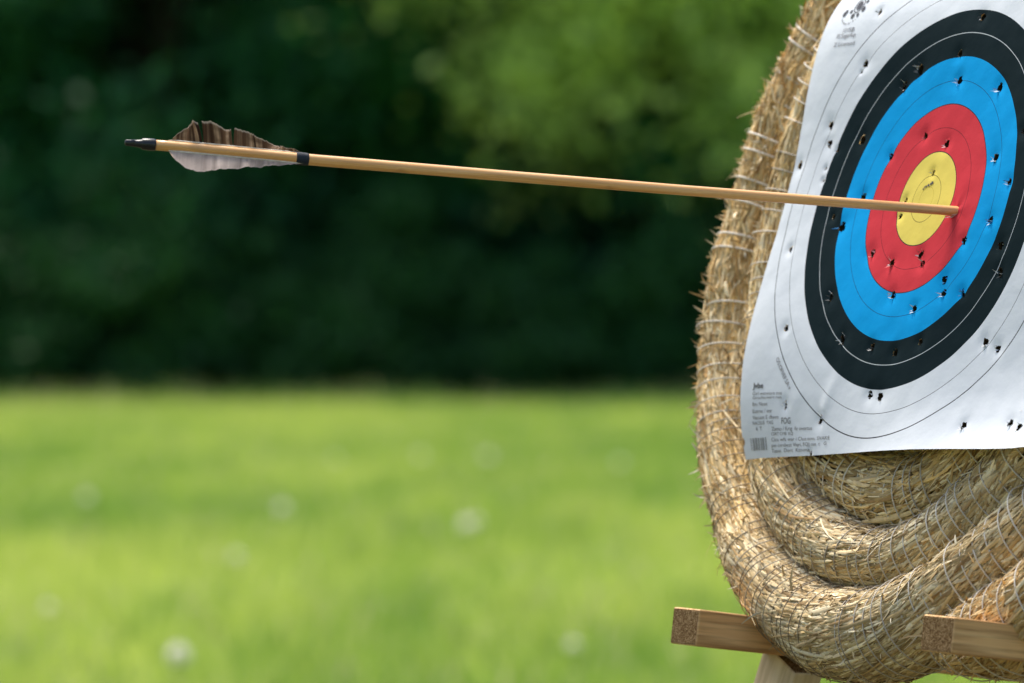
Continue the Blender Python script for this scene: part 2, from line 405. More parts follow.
def pitch(s):
    t = th_of(s)
    p = np.interp(t, [-66, 100, 150, 196, 215, 262, 290, 420, 540, 600, 650, 2200], [.017, .026, .026, .022, .0135, .0125, .015, .017, .016, .0135, .015, .016])
    return p
# phase = number of twine turns up to s
_g = np.linspace(0, LEN, 12000); _ph = np.concatenate([[0], np.cumsum(.5 * (1 / pitch(_g[1:]) + 1 / pitch(_g[:-1])) * np.diff(_g))])
def taper(s):
    a = np.clip((s + .01) / .11, 0, 1); b = np.clip((LEN - s) / .05, .2, 1)
    return np.sqrt(a * (2 - a)) * b
def rad_fac(s, phi):
    ph = np.interp(s, _g, _ph) - phi / (2 * np.pi)
    bulge = np.abs(np.sin(np.pi * ph)) ** .7
    lump = smooth_noise2(s * 1.0, phi * .03, .05, 31) - .5
    big = smooth_noise2(s, phi * 0, .19, 33) - .5
    return (1 + .085 * (bulge - .6) + .12 * lump + .075 * big) * taper(s)
def surf(s, phi, extra=0.0):
    """phi 0 = outward in the plane of the boss, pi/2 = towards the face"""
    P, T, O, Nn = at_s(s); f = rad_fac(s, phi)
    c = np.cos(phi)[..., None]; q = np.sin(phi)[..., None]
    # superellipse-ish flattening keeps the front soft
    RA = RA_at(s)[..., None]; D = O * c * RA * f[..., None] + Nn * q * (RB * f)[..., None]
    nrm = O * c / RA + Nn * q / RB; nrm /= np.linalg.norm(nrm, axis=-1, keepdims=True)
    return P + D + nrm * np.asarray(extra)[..., None], nrm, T

STRAW_COLS = np.array([(.66, .52, .31), (.56, .42, .22), (.74, .62, .41), (.46, .32, .15), (.36, .23, .10), (.80, .71, .52), (.62, .44, .20)])
STRAW_P = np.array([.22, .20, .17, .13, .08, .12, .08])
def straw_colour(s, phi, r):
    n = len(s); c = STRAW_COLS[r.choice(len(STRAW_COLS), n, p=STRAW_P)].copy()
    t = th_of(s)
    c *= (.56 + .58 * r.random((n, 1))) * np.array([1.27, 1.21, 1.07])
    # tint by place: greener, greyer straw low on the boss; rust stain near the rope's tail; warm top
    g = np.clip(1 - np.abs(t - 268) / 38, 0, 1) + .8 * np.clip(1 - np.abs(t - 640) / 60, 0, 1)
    g *= .4 + .8 * smooth_noise2(s, phi * .05, .08, 41)
    g = np.clip(g, 0, .26)[:, None]; c = c * (1 - g) + (c.mean(1, keepdims=True) * np.array([1.0, .92, .68])) * g
    o = np.clip(1 - np.abs(t + 62) / 22, 0, 1) * np.clip((smooth_noise2(s, phi * .04, .05, 43) - .25) * 2.2, 0, 1)
    o = o[:, None] * .38; c = c * (1 - o) + np.array([.50, .24, .06]) * (.6 + .8 * r.random((n, 1))) * o
    w = np.clip(1 - np.abs(t - 150) / 50, 0, 1) * smooth_noise2(s, phi * .05, .06, 44)
    w = w[:, None] * .6; c = c * (1 - w) + c * np.array([1.0, .86, .62]) * w
    return c

def strands(n, s_rng, len_rng, wid, lift_end, seed, slope=.35, extra=(0, .003), K=5, phi_rng=None, spread=0.0):
    r = np.random.default_rng(seed)
    s0 = s_rng[0] + (s_rng[1] - s_rng[0]) * r.random(n)
    L = len_rng[0] + (len_rng[1] - len_rng[0]) * r.random(n) ** 1.3
    phi0 = r.random(n) * 2 * np.pi if phi_rng is None else phi_rng[0] + (phi_rng[1] - phi_rng[0]) * r.random(n)
    sl = r.normal(0, slope, n) + .10
    k = np.linspace(-.5, .5, K)
    s = s0[:, None] + L[:, None] * k / np.sqrt(1 + sl[:, None] ** 2)
    phi = phi0[:, None] + (sl / .036 * L)[:, None] * k / np.sqrt(1 + sl[:, None] ** 2) + r.normal(0, .035, (n, 1)) * (k * 2) ** 2
    s = np.clip(s, 0, LEN)
    e = extra[0] + (extra[1] - extra[0]) * r.random(n)
    bow = r.normal(0, .0005, (n, 1)) * np.cos(k * np.pi)
    lend = np.abs(r.normal(0, lift_end, (n, 2))) * (r.random((n, 2)) < .33)
    ex = e[:, None] + bow + lend[:, :1] * np.clip(-k * 2 - .25, 0, 1) ** 1.5 + lend[:, 1:] * np.clip(k * 2 - .25, 0, 1) ** 1.5
    P, nrm, T = surf(s, phi, ex)
    dP = np.gradient(P, axis=1); dP /= np.linalg.norm(dP, axis=2, keepdims=True) + 1e-9
    side = np.cross(nrm, dP); tw = r.normal(0, .38, (n, 1, 1)) + k[None, :, None] * r.normal(0, .25, (n, 1, 1))
    side = side * np.cos(tw) + nrm * np.sin(tw); nn = np.cross(dP, side)
    w = (wid[0] + (wid[1] - wid[0]) * r.random(n) ** 1.6)[:, None, None] * (np.array([.55] + [1] * (K - 2) + [.45])[None, :, None])
    V = np.stack([P - side * w, P + nn * w * .55, P + side * w], 2)     # n,K,3,3
    # stalks broken away where arrows have gone in
    keep = np.ones(n, bool)
    for (hx, hy, hr, _k) in HOLES:
        d = np.hypot(P[:, :, 0] - hx * UU, P[:, :, 1] - hy * UU)
        keep &= ~((d < (hr + 1.0) / 1000) & (P[:, :, 2] > -.05)).any(1)
    V = V[keep]; s0 = s0[keep]; phi0 = phi0[keep]; n = int(keep.sum())
    V = V.reshape(-1, 3); i = np.arange(n * K * 3).reshape(n, K, 3)
    F = np.stack([i[:, :-1, :-1], i[:, :-1, 1:], i[:, 1:, 1:], i[:, 1:, :-1]], -1).reshape(-1, 4)
    c = straw_colour(s0, phi0, r)
    c = np.repeat(c, K * 3, 0)
    return V, F, c

def chaff(n, s_rng, seed):
    """broken bits of straw sticking out of the rope, curled"""
    r = np.random.default_rng(seed); K = 5
    s0 = s_rng[0] + (s_rng[1] - s_rng[0]) * r.random(n); phi0 = r.random(n) * 2 * np.pi
    P, nrm, T = surf(s0, phi0, np.full(n, -.001))
    B = np.cross(nrm, T)
    d = nrm * (.35 + .8 * r.random((n, 1))) + T * r.normal(0, .8, (n, 1)) + B * r.normal(0, .7, (n, 1)); d /= np.linalg.norm(d, axis=1)[:, None]
    L = (.005 + .015 * r.random(n) ** 1.8)[:, None, None]; big = (r.random(n) < .04)[:, None, None]; L = np.where(big, L * 1.7, L)
    curl = np.cross(d, r.normal(0, 1, (n, 3))); curl /= np.linalg.norm(curl, axis=1)[:, None]
    k = np.linspace(0, 1, K)[None, :, None]
    Q = P[:, None] + d[:, None] * L * k + curl[:, None] * L * (k ** 2) * r.normal(.4, .35, (n, 1, 1)) - nrm[:, None] * L * k ** 2 * .25
    dP = np.gradient(Q, axis=1); dP /= np.linalg.norm(dP, axis=2, keepdims=True)
    side = np.cross(dP, nrm[:, None] + .4 * r.normal(0, 1, (n, 1, 3))); side /= np.linalg.norm(side, axis=2, keepdims=True) + 1e-9
    nn = np.cross(dP, side); w = (.0005 + .0009 * r.random(n) ** 1.5)[:, None, None] * np.array([1, 1, .9, .7, .25])[None, :, None]
    V = np.stack([Q - side * w, Q + nn * w * .5, Q + side * w], 2).reshape(-1, 3)
    i = np.arange(n * K * 3).reshape(n, K, 3)
    F = np.stack([i[:, :-1, :-1], i[:, :-1, 1:], i[:, 1:, 1:], i[:, 1:, :-1]], -1).reshape(-1, 4)
    c = STRAW_COLS[r.choice([0, 1, 2, 5], n)] * (.85 + .3 * r.random((n, 1)))
    return V, F, np.repeat(c, K * 3, 0)

boss_base = FACE @ Vector((CX_, CY_ - .42, -.067))
boss = empty('straw_target_boss', mw=frame_mw(boss_base))
tag(boss, 'round coiled straw archery boss leaning back on the wooden stand', 'target boss')
to_boss = np.array([CX_, CY_ - .42, -.067])
def build_boss():
    ms = attr_mat('straw', .7, .12, scale=(200, 200, 200), amt=.30, translucent=0)
    # packed core of the rope, dark between the stalks
    mc, nt, b = mat('packed_straw_core', .95, .05)
    f = noise_tex(nt, 260, 4, .6, objcoord(nt)); nt.links.new(ramp(nt, f, [(.3, (.10, .06, .025)), (.7, (.34, .23, .11))]), b.inputs['Base Color']); bump(nt, b, f, 1, .003)
    s = np.linspace(0, LEN, 2600); kphi = 28; ph = np.arange(kphi) / kphi * 2 * np.pi
    S2, PH = np.meshgrid(s, ph, indexing='ij'); V, _, _ = surf(S2, PH, np.full(S2.shape, -.0035))
    i = np.arange(len(s) * kphi).reshape(len(s), kphi); j = np.roll(i, -1, 1)
    F = np.stack([i[:-1], i[1:], j[1:], j[:-1]], -1).reshape(-1, 4)
    Vc = V.reshape(-1, 3); caps = [np.array([i[0]]), np.array([i[-1][::-1]])]
    def turn(a): return float(np.interp(R(a), TH, SS))
    s1, s2, s3 = turn(270), turn(640), turn(1060)
    G = [strands(34000, (0, s1), (.03, .095), (.0006, .0017), .0028, 1, slope=.12, extra=(0, .0026), K=6),
         strands(15000, (turn(175), turn(300)), (.018, .048), (.0008, .0021), .0015, 2, slope=.07, extra=(.0008, .0030)),
         strands(9000, (0, turn(205)), (.012, .034), (.0008, .0021), .005, 3, slope=.35, extra=(.0005, .004)),
         strands(26000, (s1, s2), (.03, .09), (.0006, .0017), .0028, 4, slope=.14, extra=(0, .0028), K=6),
         strands(8000, (turn(530), turn(660)), (.018, .045), (.0008, .0022), .002, 5, slope=.10, extra=(.0008, .003)),
         strands(20000, (s2, s3), (.025, .075), (.0007, .0019), .004, 6, slope=.18, K=6),
         strands(5000, (s3, LEN), (.02, .05), (.0010, .0024), .003, 7),
         strands(260, (0, s2), (.04, .08), (.0008, .0016), .006, 8, slope=.3, extra=(.003, .006), K=7),
         chaff(9500, (0, s2), 9), chaff(2400, (s2, s3), 10), chaff(9000, (turn(80), turn(235)), 12)]
    V, F = join([(g[0], g[1]) for g in G]); cols = np.concatenate([g[2] for g in G])
    nV = len(V); F = F[0]
    Vall = np.concatenate([V, Vc]) - to_boss; Fall = [np.concatenate([F, F * 0 + 0])[:len(F)], F_off(np.concatenate([i_ for i_ in [np.stack([i[:-1], i[1:], j[1:], j[:-1]], -1).reshape(-1, 4)]]), nV)] + [c + nV for c in caps]
    # merge the 4-gons
    quads = np.concatenate([Fall[0], Fall[1]]); rest = Fall[2:]
    mi = np.concatenate([np.zeros(len(F)), np.ones(len(quads) - len(F)), np.ones(len(rest))]).astype(int)
    cols = np.concatenate([cols, np.tile([(.3, .2, .1)], (len(Vc), 1))])
    mesh_np('straw_rope', Vall, [quads] + rest, [ms, mc], boss, cols=cols, mat_idx=mi)

    # binding twine: a single string wound round the whole rope
    mt = attr_mat('binding_twine', .5, .35, scale=(700, 700, 700), amt=.15)
    turns = float(_ph[-1]); m = int(turns * 30)
    u = np.linspace(0.2, turns * .9, m); r = np.random.default_rng(5)
    jit = 1.6 * np.interp(u, np.arange(0, int(turns) + 2), r.normal(0, 1, int(turns) + 2))
    jit2 = np.cos(np.pi * np.floor(u + .25))
    st = np.interp(u, _ph, _g); t = th_of(st)
    pair = np.interp(t, [60, 110, 190, 215], [0, .22, .22, 0])
    st = st + pitch(st) * (.05 * jit)
    phi = u * 2 * np.pi
    sph = np.interp(u + pair * np.sin(np.pi * u) * .5, _ph, _g) + pitch(st) * .13 * jit
    wd = .70 * np.interp(t, [-66, 120, 190, 215, 262, 285, 420, 600, 640, 700], [.0009, .0013, .0013, .0007, .0007, .0009, .0010, .0007, .0009, .0009])
    lift = .0042 + .0030 * np.interp(u * 3, np.arange(0, int(turns * 3) + 4), r.random(int(turns * 3) + 4))
    Pq, nq, Tq = surf(np.clip(sph, 0, LEN), phi, lift)
    d = np.gradient(Pq, axis=0); d /= np.linalg.norm(d, axis=1)[:, None]; sd_ = np.cross(nq, d)
    kk = 5; a = np.arange(kk) / kk * 2 * np.pi
    V = Pq[:, None] + wd[:, None, None] * (1.25 * np.cos(a)[None, :, None] * sd_[:, None] + .8 * np.sin(a)[None, :, None] * nq[:, None])
    i = np.arange(m * kk).reshape(m, kk); j = np.roll(i, -1, 1)
    F = np.stack([i[:-1], i[1:], j[1:], j[:-1]], -1).reshape(-1, 4)
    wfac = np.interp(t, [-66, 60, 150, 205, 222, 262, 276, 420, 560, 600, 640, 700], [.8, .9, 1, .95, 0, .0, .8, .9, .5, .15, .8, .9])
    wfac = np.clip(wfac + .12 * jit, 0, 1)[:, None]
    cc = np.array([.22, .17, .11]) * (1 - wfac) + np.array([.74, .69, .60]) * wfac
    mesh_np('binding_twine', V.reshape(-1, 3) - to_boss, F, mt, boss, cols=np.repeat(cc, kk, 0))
def F_off(F, o): return F + o
build_boss()

# ------------------------------------------------------------------ paper target face
HIT = (2.41, -0.65)
def warp_m(u, v):
    """metres out of the face, with the dents pressed round every hole"""
    z = warp(u, v) * UU
    for (hx, hy, r, k) in HOLES:
        d2 = ((u - hx) ** 2 + (v - hy) ** 2) * 400
        z = z - (.0011 + .00012 * r) * np.exp(-d2 / (2 * (r * 1.7) ** 2))
    z = z - .0007 * np.exp(-((u - HIT[0]) ** 2 + (v - HIT[1]) ** 2) * 400 / (2 * 5.5 ** 2))
    z = z + .0006 * (smooth_noise2(u, v, 2.3, 61) - .5) + .0005 * (smooth_noise2(u + v, u - v, 1.1, 62) - .5)
    hu, hv = u - HIT[0], v - HIT[1]; hr = np.hypot(hu, hv); ha = np.arctan2(hv, hu)
    z = z + .0007 * np.sin(ha * 5 + .7) * np.clip(hr / .25, 0, 1) * np.exp(-hr / .45)
    # crease running up and right from the hole low on the left
    cx, cy = u + 4.23, v + 9.16; al = (cx * .45 + cy * .9); ac = (cx * .9 - cy * .45)
    z = z + .0022 * np.exp(-(ac / .35) ** 2) * np.clip(al / .5, 0, 1) * np.exp(-np.clip(al, 0, 9) / 1.1)
    return z
def on_face(u, v, lift=0.0):
    u = np.asarray(u, float); v = np.asarray(v, float)
    return np.stack([u * UU, v * UU, warp_m(u, v) + lift], -1)

def face_material():
    m, nt, b = mat('printed_target_paper', .75, .04)
    co = objcoord(nt); sp = N(nt, 'ShaderNodeSeparateXYZ'); nt.links.new(co, sp.inputs[0])
    rr = math_n(nt, 'SQRT', math_n(nt, 'ADD', math_n(nt, 'MULTIPLY', sp.outputs[0], sp.outputs[0]), math_n(nt, 'MULTIPLY', sp.outputs[1], sp.outputs[1])))
    r = math_n(nt, 'DIVIDE', rr, UU)
    W_, K_, B_, R_, Y_ = (.665, .71, .765), (.003, .013, .017), (.000, .31, .70), (.58, .042, .058), (.72, .59, .125)
    f = math_n(nt, 'DIVIDE', r, 16.0)
    c = ramp(nt, f, [(0, Y_), (2 / 16, R_), (4 / 16, B_), (6 / 16, K_), (8 / 16, W_)], 'CONSTANT')
    def line(c, R0, w, col):
        d = math_n(nt, 'ABSOLUTE', math_n(nt, 'SUBTRACT', r, R0))
        k = math_n(nt, 'LESS_THAN', d, w)
        return mixc(nt, k, c, col)
    lk = (.03, .03, .035)
    for R0, w, col in [(10, .024, lk), (9, .013, (.08, .08, .09)), (7, .015, (.50, .55, .58)), (5, .012, (.01, .06, .16)), (4, .020, lk),
                       (3, .012, (.16, .02, .03)), (2, .020, lk), (1, .014, (.20, .15, .04)), (.5, .010, (.5, .38, .05))]:
        c = line(c, R0, w, col)
    n1 = noise_tex(nt, 18, 4, .6, co); c = mixc(nt, math_n(nt, 'MULTIPLY', n1, .012), c, (.5, .5, .5))
    n2 = noise_tex(nt, 420, 2, .5, co)
    nt.links.new(c, b.inputs['Base Color']); bump(nt, b, math_n(nt, 'ADD', math_n(nt, 'MULTIPLY', noise_tex(nt, 55, 3, .5, co), 3), math_n(nt, 'MULTIPLY', n2, .15)), .18, .001)
    return m
def ring_col(u, v):
    r = math.hypot(u, v)
    return [(.72, .59, .125), (.58, .042, .058), (.0, .31, .70), (.002, .010, .014), (.65, .69, .74)][min(4, int(r // 2))]

paper = empty('target_face', mw=FACE)
tag(paper, 'white paper archery target face with yellow, red, blue and black rings, full of arrow holes', 'target face')
MAT_CHANNEL, _nt, _b = mat('painted_hole_shade', .95, .02)  # painted dark to give the holes their inner shade
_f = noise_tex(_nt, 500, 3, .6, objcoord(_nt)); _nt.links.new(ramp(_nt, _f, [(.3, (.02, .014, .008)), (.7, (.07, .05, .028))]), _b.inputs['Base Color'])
def build_paper():
    ue, ve = 10.78, 10.57; n = 430
    us = np.linspace(-ue, 12.0, n); vs = np.linspace(-ve, ve, n); U, V = np.meshgrid(us, vs); sp = us[1] - us[0]
    keep = np.ones(U.shape, bool)
    rng = np.random.default_rng(8)
    dead = np.zeros(U.shape, bool)
    for (hx, hy, r, k) in HOLES:
        R0 = r * 1.0 / 20
        dx, dy = U - hx, V - hy
        if k == 3: sx, sy, a = .55, 1.35, rng.uniform(-.7, .5)
        else: sx, sy, a = 1.0, 1.05, rng.uniform(-.6, .6)
        ca, sa = math.cos(a), math.sin(a); lx = (dx * ca + dy * sa) / sx; ly = (-dx * sa + dy * ca) / sy
        d = np.hypot(lx, ly); an = np.arctan2(ly, lx)
        Ra = R0 * (1 + .16 * np.sin(an * 3 + hx * 7) + .10 * np.sin(an * 5 + hy * 9))
        dead |= d < Ra * .98
        m = (d >= Ra * .98) & (d < Ra + 1.1 * sp)               # pull the rim onto the outline
        f = np.where(m, Ra * 1.0 / np.maximum(d, 1e-6), 1)
        nx, ny = lx * f * sx, ly * f * sy
        U = np.where(m, hx + nx * ca - ny * sa, U); V = np.where(m, hy + nx * sa + ny * ca, V)
    # small tear in the left edge by the lower corner
    dead |= (U + 10.78) / .22 + np.abs(V + 9.9) / .16 < 1
    P = on_face(U, V).reshape(-1, 3)
    i = np.arange(n * n).reshape(n, n); ok = ~(dead[:-1, :-1] | dead[:-1, 1:] | dead[1:, 1:] | dead[1:, :-1])
    F = np.stack([i[:-1, :-1], i[:-1, 1:], i[1:, 1:], i[1:, :-1]], -1)[ok]
    used = np.unique(F); mp = np.full(n * n, -1); mp[used] = np.arange(len(used))
    sheet = mesh_np('paper_sheet', P[used], mp[F], face_material(), paper)
    # torn paper lips round the holes
    mt = attr_mat('torn_paper_fibre', .8, .1)
    for (hx, hy, r, k) in HOLES + [(HIT[0], HIT[1], 4.5, 2)]:
        TV, TF, TC = [], [], []; off = 0
        cnt = {0: 3, 1: 5, 2: 8, 3: 8}[k]; R0 = r * .98 / 20
        base = np.array(ring_col(hx, hy)); white = np.array((.82, .82, .80))
        for q in range(cnt):
            a = rng.uniform(0, 6.28) if k != 2 else rng.normal(-1.75, .9)
            wdt = rng.uniform(.25, .6); a0, a1 = a - wdt / 2, a + wdt / 2
            L = R0 * rng.uniform(.5, 1.25) * (1.2 if k >= 2 else .9)
            e0 = (hx + math.cos(a0) * R0 * 1.05, hy + math.sin(a0) * R0 * 1.05); e1 = (hx + math.cos(a1) * R0 * 1.05, hy + math.sin(a1) * R0 * 1.05)
            outw = rng.random() < (.75 if k >= 2 else .35)
            h_ = rng.uniform(.4, 1.3) * L * UU * (1 if outw else -1)
            rt = R0 * 1.05 + L * (rng.uniform(.1, .8) if outw else -rng.uniform(.3, .7)); j = rng.normal(0, .25)
            p0 = on_face(*e0, .0003); p1 = on_face(*e1, .0003); tip = on_face(hx + math.cos(a + j) * rt, hy + math.sin(a + j) * rt, .0004 + h_)
            mid0 = p0 * .45 + tip * .55 + np.array([0, 0, .0005 * (1 if outw else -1)]); mid1 = p1 * .5 + tip * .5
            TV += [p0, p1, mid1, tip, mid0]; TF.append([off, off + 1, off + 2, off + 3, off + 4]); off += 5
            wmix = (.8 if rng.random() < (.7 if k == 2 else .45) else .15) if outw else .1
            c = base * (1 - wmix) + white * wmix; TC += [c] * 5
        # the channel the arrow left, its deep shade painted as dark walls
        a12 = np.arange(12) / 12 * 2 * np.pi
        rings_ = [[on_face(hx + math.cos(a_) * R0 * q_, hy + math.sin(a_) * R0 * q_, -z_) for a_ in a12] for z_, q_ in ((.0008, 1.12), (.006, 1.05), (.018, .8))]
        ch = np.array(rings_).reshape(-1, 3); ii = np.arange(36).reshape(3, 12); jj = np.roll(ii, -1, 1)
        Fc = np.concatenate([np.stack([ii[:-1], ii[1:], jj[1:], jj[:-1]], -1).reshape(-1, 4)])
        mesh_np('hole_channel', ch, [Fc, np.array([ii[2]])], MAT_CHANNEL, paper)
        mesh_np('torn_hole_edge', np.array(TV), np.array(TF), mt, paper, cols=np.array(TC), smooth=False)
build_paper()

MAT_INK, _nt, _b = mat('black_print_ink', .5, .3)
_b.inputs['Base Color'].default_value = (.03, .03, .035, 1)
_f = noise_tex(_nt, 900, 2, .5, objcoord(_nt)); _nt.links.new(ramp(_nt, _f, [(.3, (.02, .02, .025)), (.75, (.08, .08, .09))]), _b.inputs['Base Color'])
MAT_GREY, _nt, _b = mat('grey_print_ink', .5, .3)
_f = noise_tex(_nt, 900, 2, .5, objcoord(_nt)); _nt.links.new(ramp(_nt, _f, [(.3, (.07, .07, .08)), (.75, (.20, .20, .22))]), _b.inputs['Base Color'])
def flat_to_face(me, fn, lift=.00045):
    for v in me.vertices:
        u, w = fn(v.co.x, v.co.y); p = on_face(u, w, lift); v.co = Vector(p.tolist())
def text(body, u, v, h, width=None, rot=0.0, m=None, bold=0.0, arc=None):
    cu = bpy.data.curves.new('txt', 'FONT'); cu.body = body; cu.size = 1.0; cu.offset = bold; cu.resolution_u = 3
    o = bpy.data.objects.new('txt', cu); C.objects.link(o); bpy.context.view_layer.update()
    me = bpy.data.meshes.new_from_object(o.evaluated_get(bpy.context.evaluated_depsgraph_get()))
    C.objects.unlink(o); bpy.data.objects.remove(o); bpy.data.curves.remove(cu)
    xs = [w.co.x for w in me.vertices]; w0, w1 = min(xs), max(xs); cap = .70
    sy = h / cap; sx = (width / (w1 - w0)) if width else sy
    if arc:
        cu_, cv_, rad, a0 = arc
        def fn(x, y):
            a = a0 + (x - w0) * sx / rad; q = rad - y * sy
            return cu_ + q * math.cos(a), cv_ + q * math.sin(a)
    else:
        ca, sa = math.cos(rot), math.sin(rot)
        def fn(x, y):
            X, Y = (x - w0) * sx, y * sy; return u + X * ca - Y * sa, v + X * sa + Y * ca
    flat_to_face(me, fn); me.materials.clear(); me.materials.append(m or MAT_GREY); me.name = 'printed_text'
    t = bpy.data.objects.new('printed_text', me); C.objects.link(t); t.parent = paper; return t
def build_print():
    text('Jvbe', -9.62, -7.85, .22, 0.86, m=MAT_INK, bold=.02)
    text('Girl wenners zus', -9.61, -8.13, .14, 2.35)
    text('Girocheunert ren', -9.59, -8.29, .12, 2.3)
    text('Boc Neux', -9.59, -8.56, .15, 1.25)
    text('Euernc / eer', -9.59, -8.84, .15, 1.65)
    text('Vaccaet E dbavn', -9.60, -9.09, .15, 2.15)
    text('NACISUS  YNG', -9.62, -9.30, .14, 1.75)
    text('FOG', -7.20, -9.30, .25, .72, m=MAT_INK)
    text('6  T', -9.35, -9.52, .15, .50, m=MAT_INK)
    text('Zamo / Krig  fu ovortus', -7.98, -9.56, .15, 3.2)
    text('CERT CMB  KQ', -8.03, -9.74, .12, 1.75)
    text('Cics wfs war i Cluz.ooo, SVAKE', -8.06, -9.97, .14, 4.8)
    text('pes cersbest Vlqri, EQ) oss  c   G', -8.09, -10.19, .14, 4.6)
    text('Tases  Dort  Kzoona', -8.12, -10.40, .14, 3.2)
    text('OS.OFI/EF.SA v', 0, 0, .20, None, m=MAT_GREY, arc=(0, 0, 10.42, math.pi * 1.222))
    text('////SB', -8.96, 7.60, .20, .86)
    text('FS.Sugarfup', -9.29, 7.35, .20, 1.42)
    text('Z Licensed', -9.32, 6.98, .18, 1.52)
    # barcode
    bm = bmesh.new(); x = -9.98; rng = random.Random(4)
    def quad(x0, y0, x1, y1, ny=1):
        vs = [bm.verts.new(Vector(on_face(a, b_, .00045).tolist())) for a, b_ in ((x0, y0), (x1, y0), (x1, y1), (x0, y1))]; bm.faces.new(vs)
    while x < -8.55:
        w = rng.choice([.02, .03, .05, .08]); quad(x, -10.28, x + w, -9.80); x += w + rng.choice([.05, .07, .11])
    bm_obj('printed_barcode', bm, MAT_GREY, paper)
    # round emblem with a wreath under it
    bm = bmesh.new()
    def disc(cx, cy, r0, r1=0, n=20, sq=1.0):
        a = [i / n * 2 * math.pi for i in range(n)]
        o_ = [bm.verts.new(Vector(on_face(cx + math.cos(t) * r0, cy + math.sin(t) * r0 * sq, .00045).tolist())) for t in a]
        if r1:
            i_ = [bm.verts.new(Vector(on_face(cx + math.cos(t) * r1, cy + math.sin(t) * r1 * sq, .00045).tolist())) for t in a]
            for k in range(n): bm.faces.new([o_[k], o_[(k + 1) % n], i_[(k + 1) % n], i_[k]])
        else: bm.faces.new(o_)
    disc(-8.52, 8.86, .22); disc(-8.52, 8.86, .36, .31)
    for k in range(7):
        t = R(-150 + k * 42); disc(-8.52 + math.cos(t) * .52, 8.86 + math.sin(t) * .52, .10 + .04 * (k % 2), n=6)
    disc(-9.42, 8.50, .13, n=7); disc(-9.36, 8.62, .11, n=7); disc(-9.50, 8.57, .07, n=5)
    for sgn, ax_, ay_ in ((-1, -9.45, 8.28), (1, -8.35, 8.18)):
        for k in range(6):
            f = k / 5; disc(ax_ * (1 - f) + -8.98 * f, ay_ * (1 - f) + 8.0 * f - .05 * math.sin(3.1 * f), .03 + .02 * (k % 2), n=5, sq=.7)
    bm_obj('printed_emblem', bm, MAT_INK, paper)
    # tiny cross and scuffed pencil mark near the middle of the gold
    bm = bmesh.new()
    rng = random.Random(9)
    for k in range(9):
        x0, y0 = -.42 + k * .075, .42 + .03 * k + rng.uniform(-.03, .03); quad(x0, y0 - .03, x0 + rng.uniform(.05, .12), y0 + rng.uniform(.03, .09))
    bm_obj('pencil_mark', bm, MAT_INK, paper)
build_print()

# ------------------------------------------------------------------ arrow
HITP = wv(0.35128383, 0.10348203, -3.95531317) + Vector((0, 0, EYE)); NOCK = wv(-0.29637931, 0.15240176, -3.82) + Vector((0, 0, EYE))
AX = (HITP - NOCK).normalized(); UPV = wv(0.07217658, 0.99727787, -0.01507951); SIDE = wv(.204509507, 0, .978864578)
mA = Matrix.Identity(4)
for i, a in enumerate((AX, SIDE, UPV)):      # local x along the arrow, y towards the viewer's side, z up
    for r in range(3): mA[r][i] = a[r]
mA.translation = NOCK
# SIDE x: keep a right-handed frame
if mA.to_3x3().determinant() < 0:
    for r in range(3): mA[r][1] *= -1
    YS = -1
else: YS = 1
arrow = empty('arrow', mw=mA); tag(arrow, 'wooden arrow with black nock and brown and grey feathers stuck in the target', 'arrow')
ALEN = .6635
def bow(t): return np.interp(t, [0, .03, .062, .15, .29, .44, .536, .6635, .8], [0, 0, -.0003, -.0015, -.0016, -.0013, -.0008, 0, .0008])
def lathe(name, prof, m, parent, k=28, x_off=0):
    """prof: (x, r) pairs along the arrow"""
    x = np.array([p[0] for p in prof]); r = np.array([p[1] for p in prof]); a = np.arange(k) / k * 2 * np.pi
    V = np.stack([np.repeat(x[:, None], k, 1), r[:, None] * np.cos(a), r[:, None] * np.sin(a) + bow(x)[:, None]], -1).reshape(-1, 3)
    i = np.arange(len(x) * k).reshape(len(x), k); j = np.roll(i, -1, 1)
    F = np.stack([i[:-1], j[:-1], j[1:], i[1:]], -1).reshape(-1, 4)
    return mesh_np(name, V, [F, np.array([i[0][::-1]]), np.array([i[-1]])], m, parent)
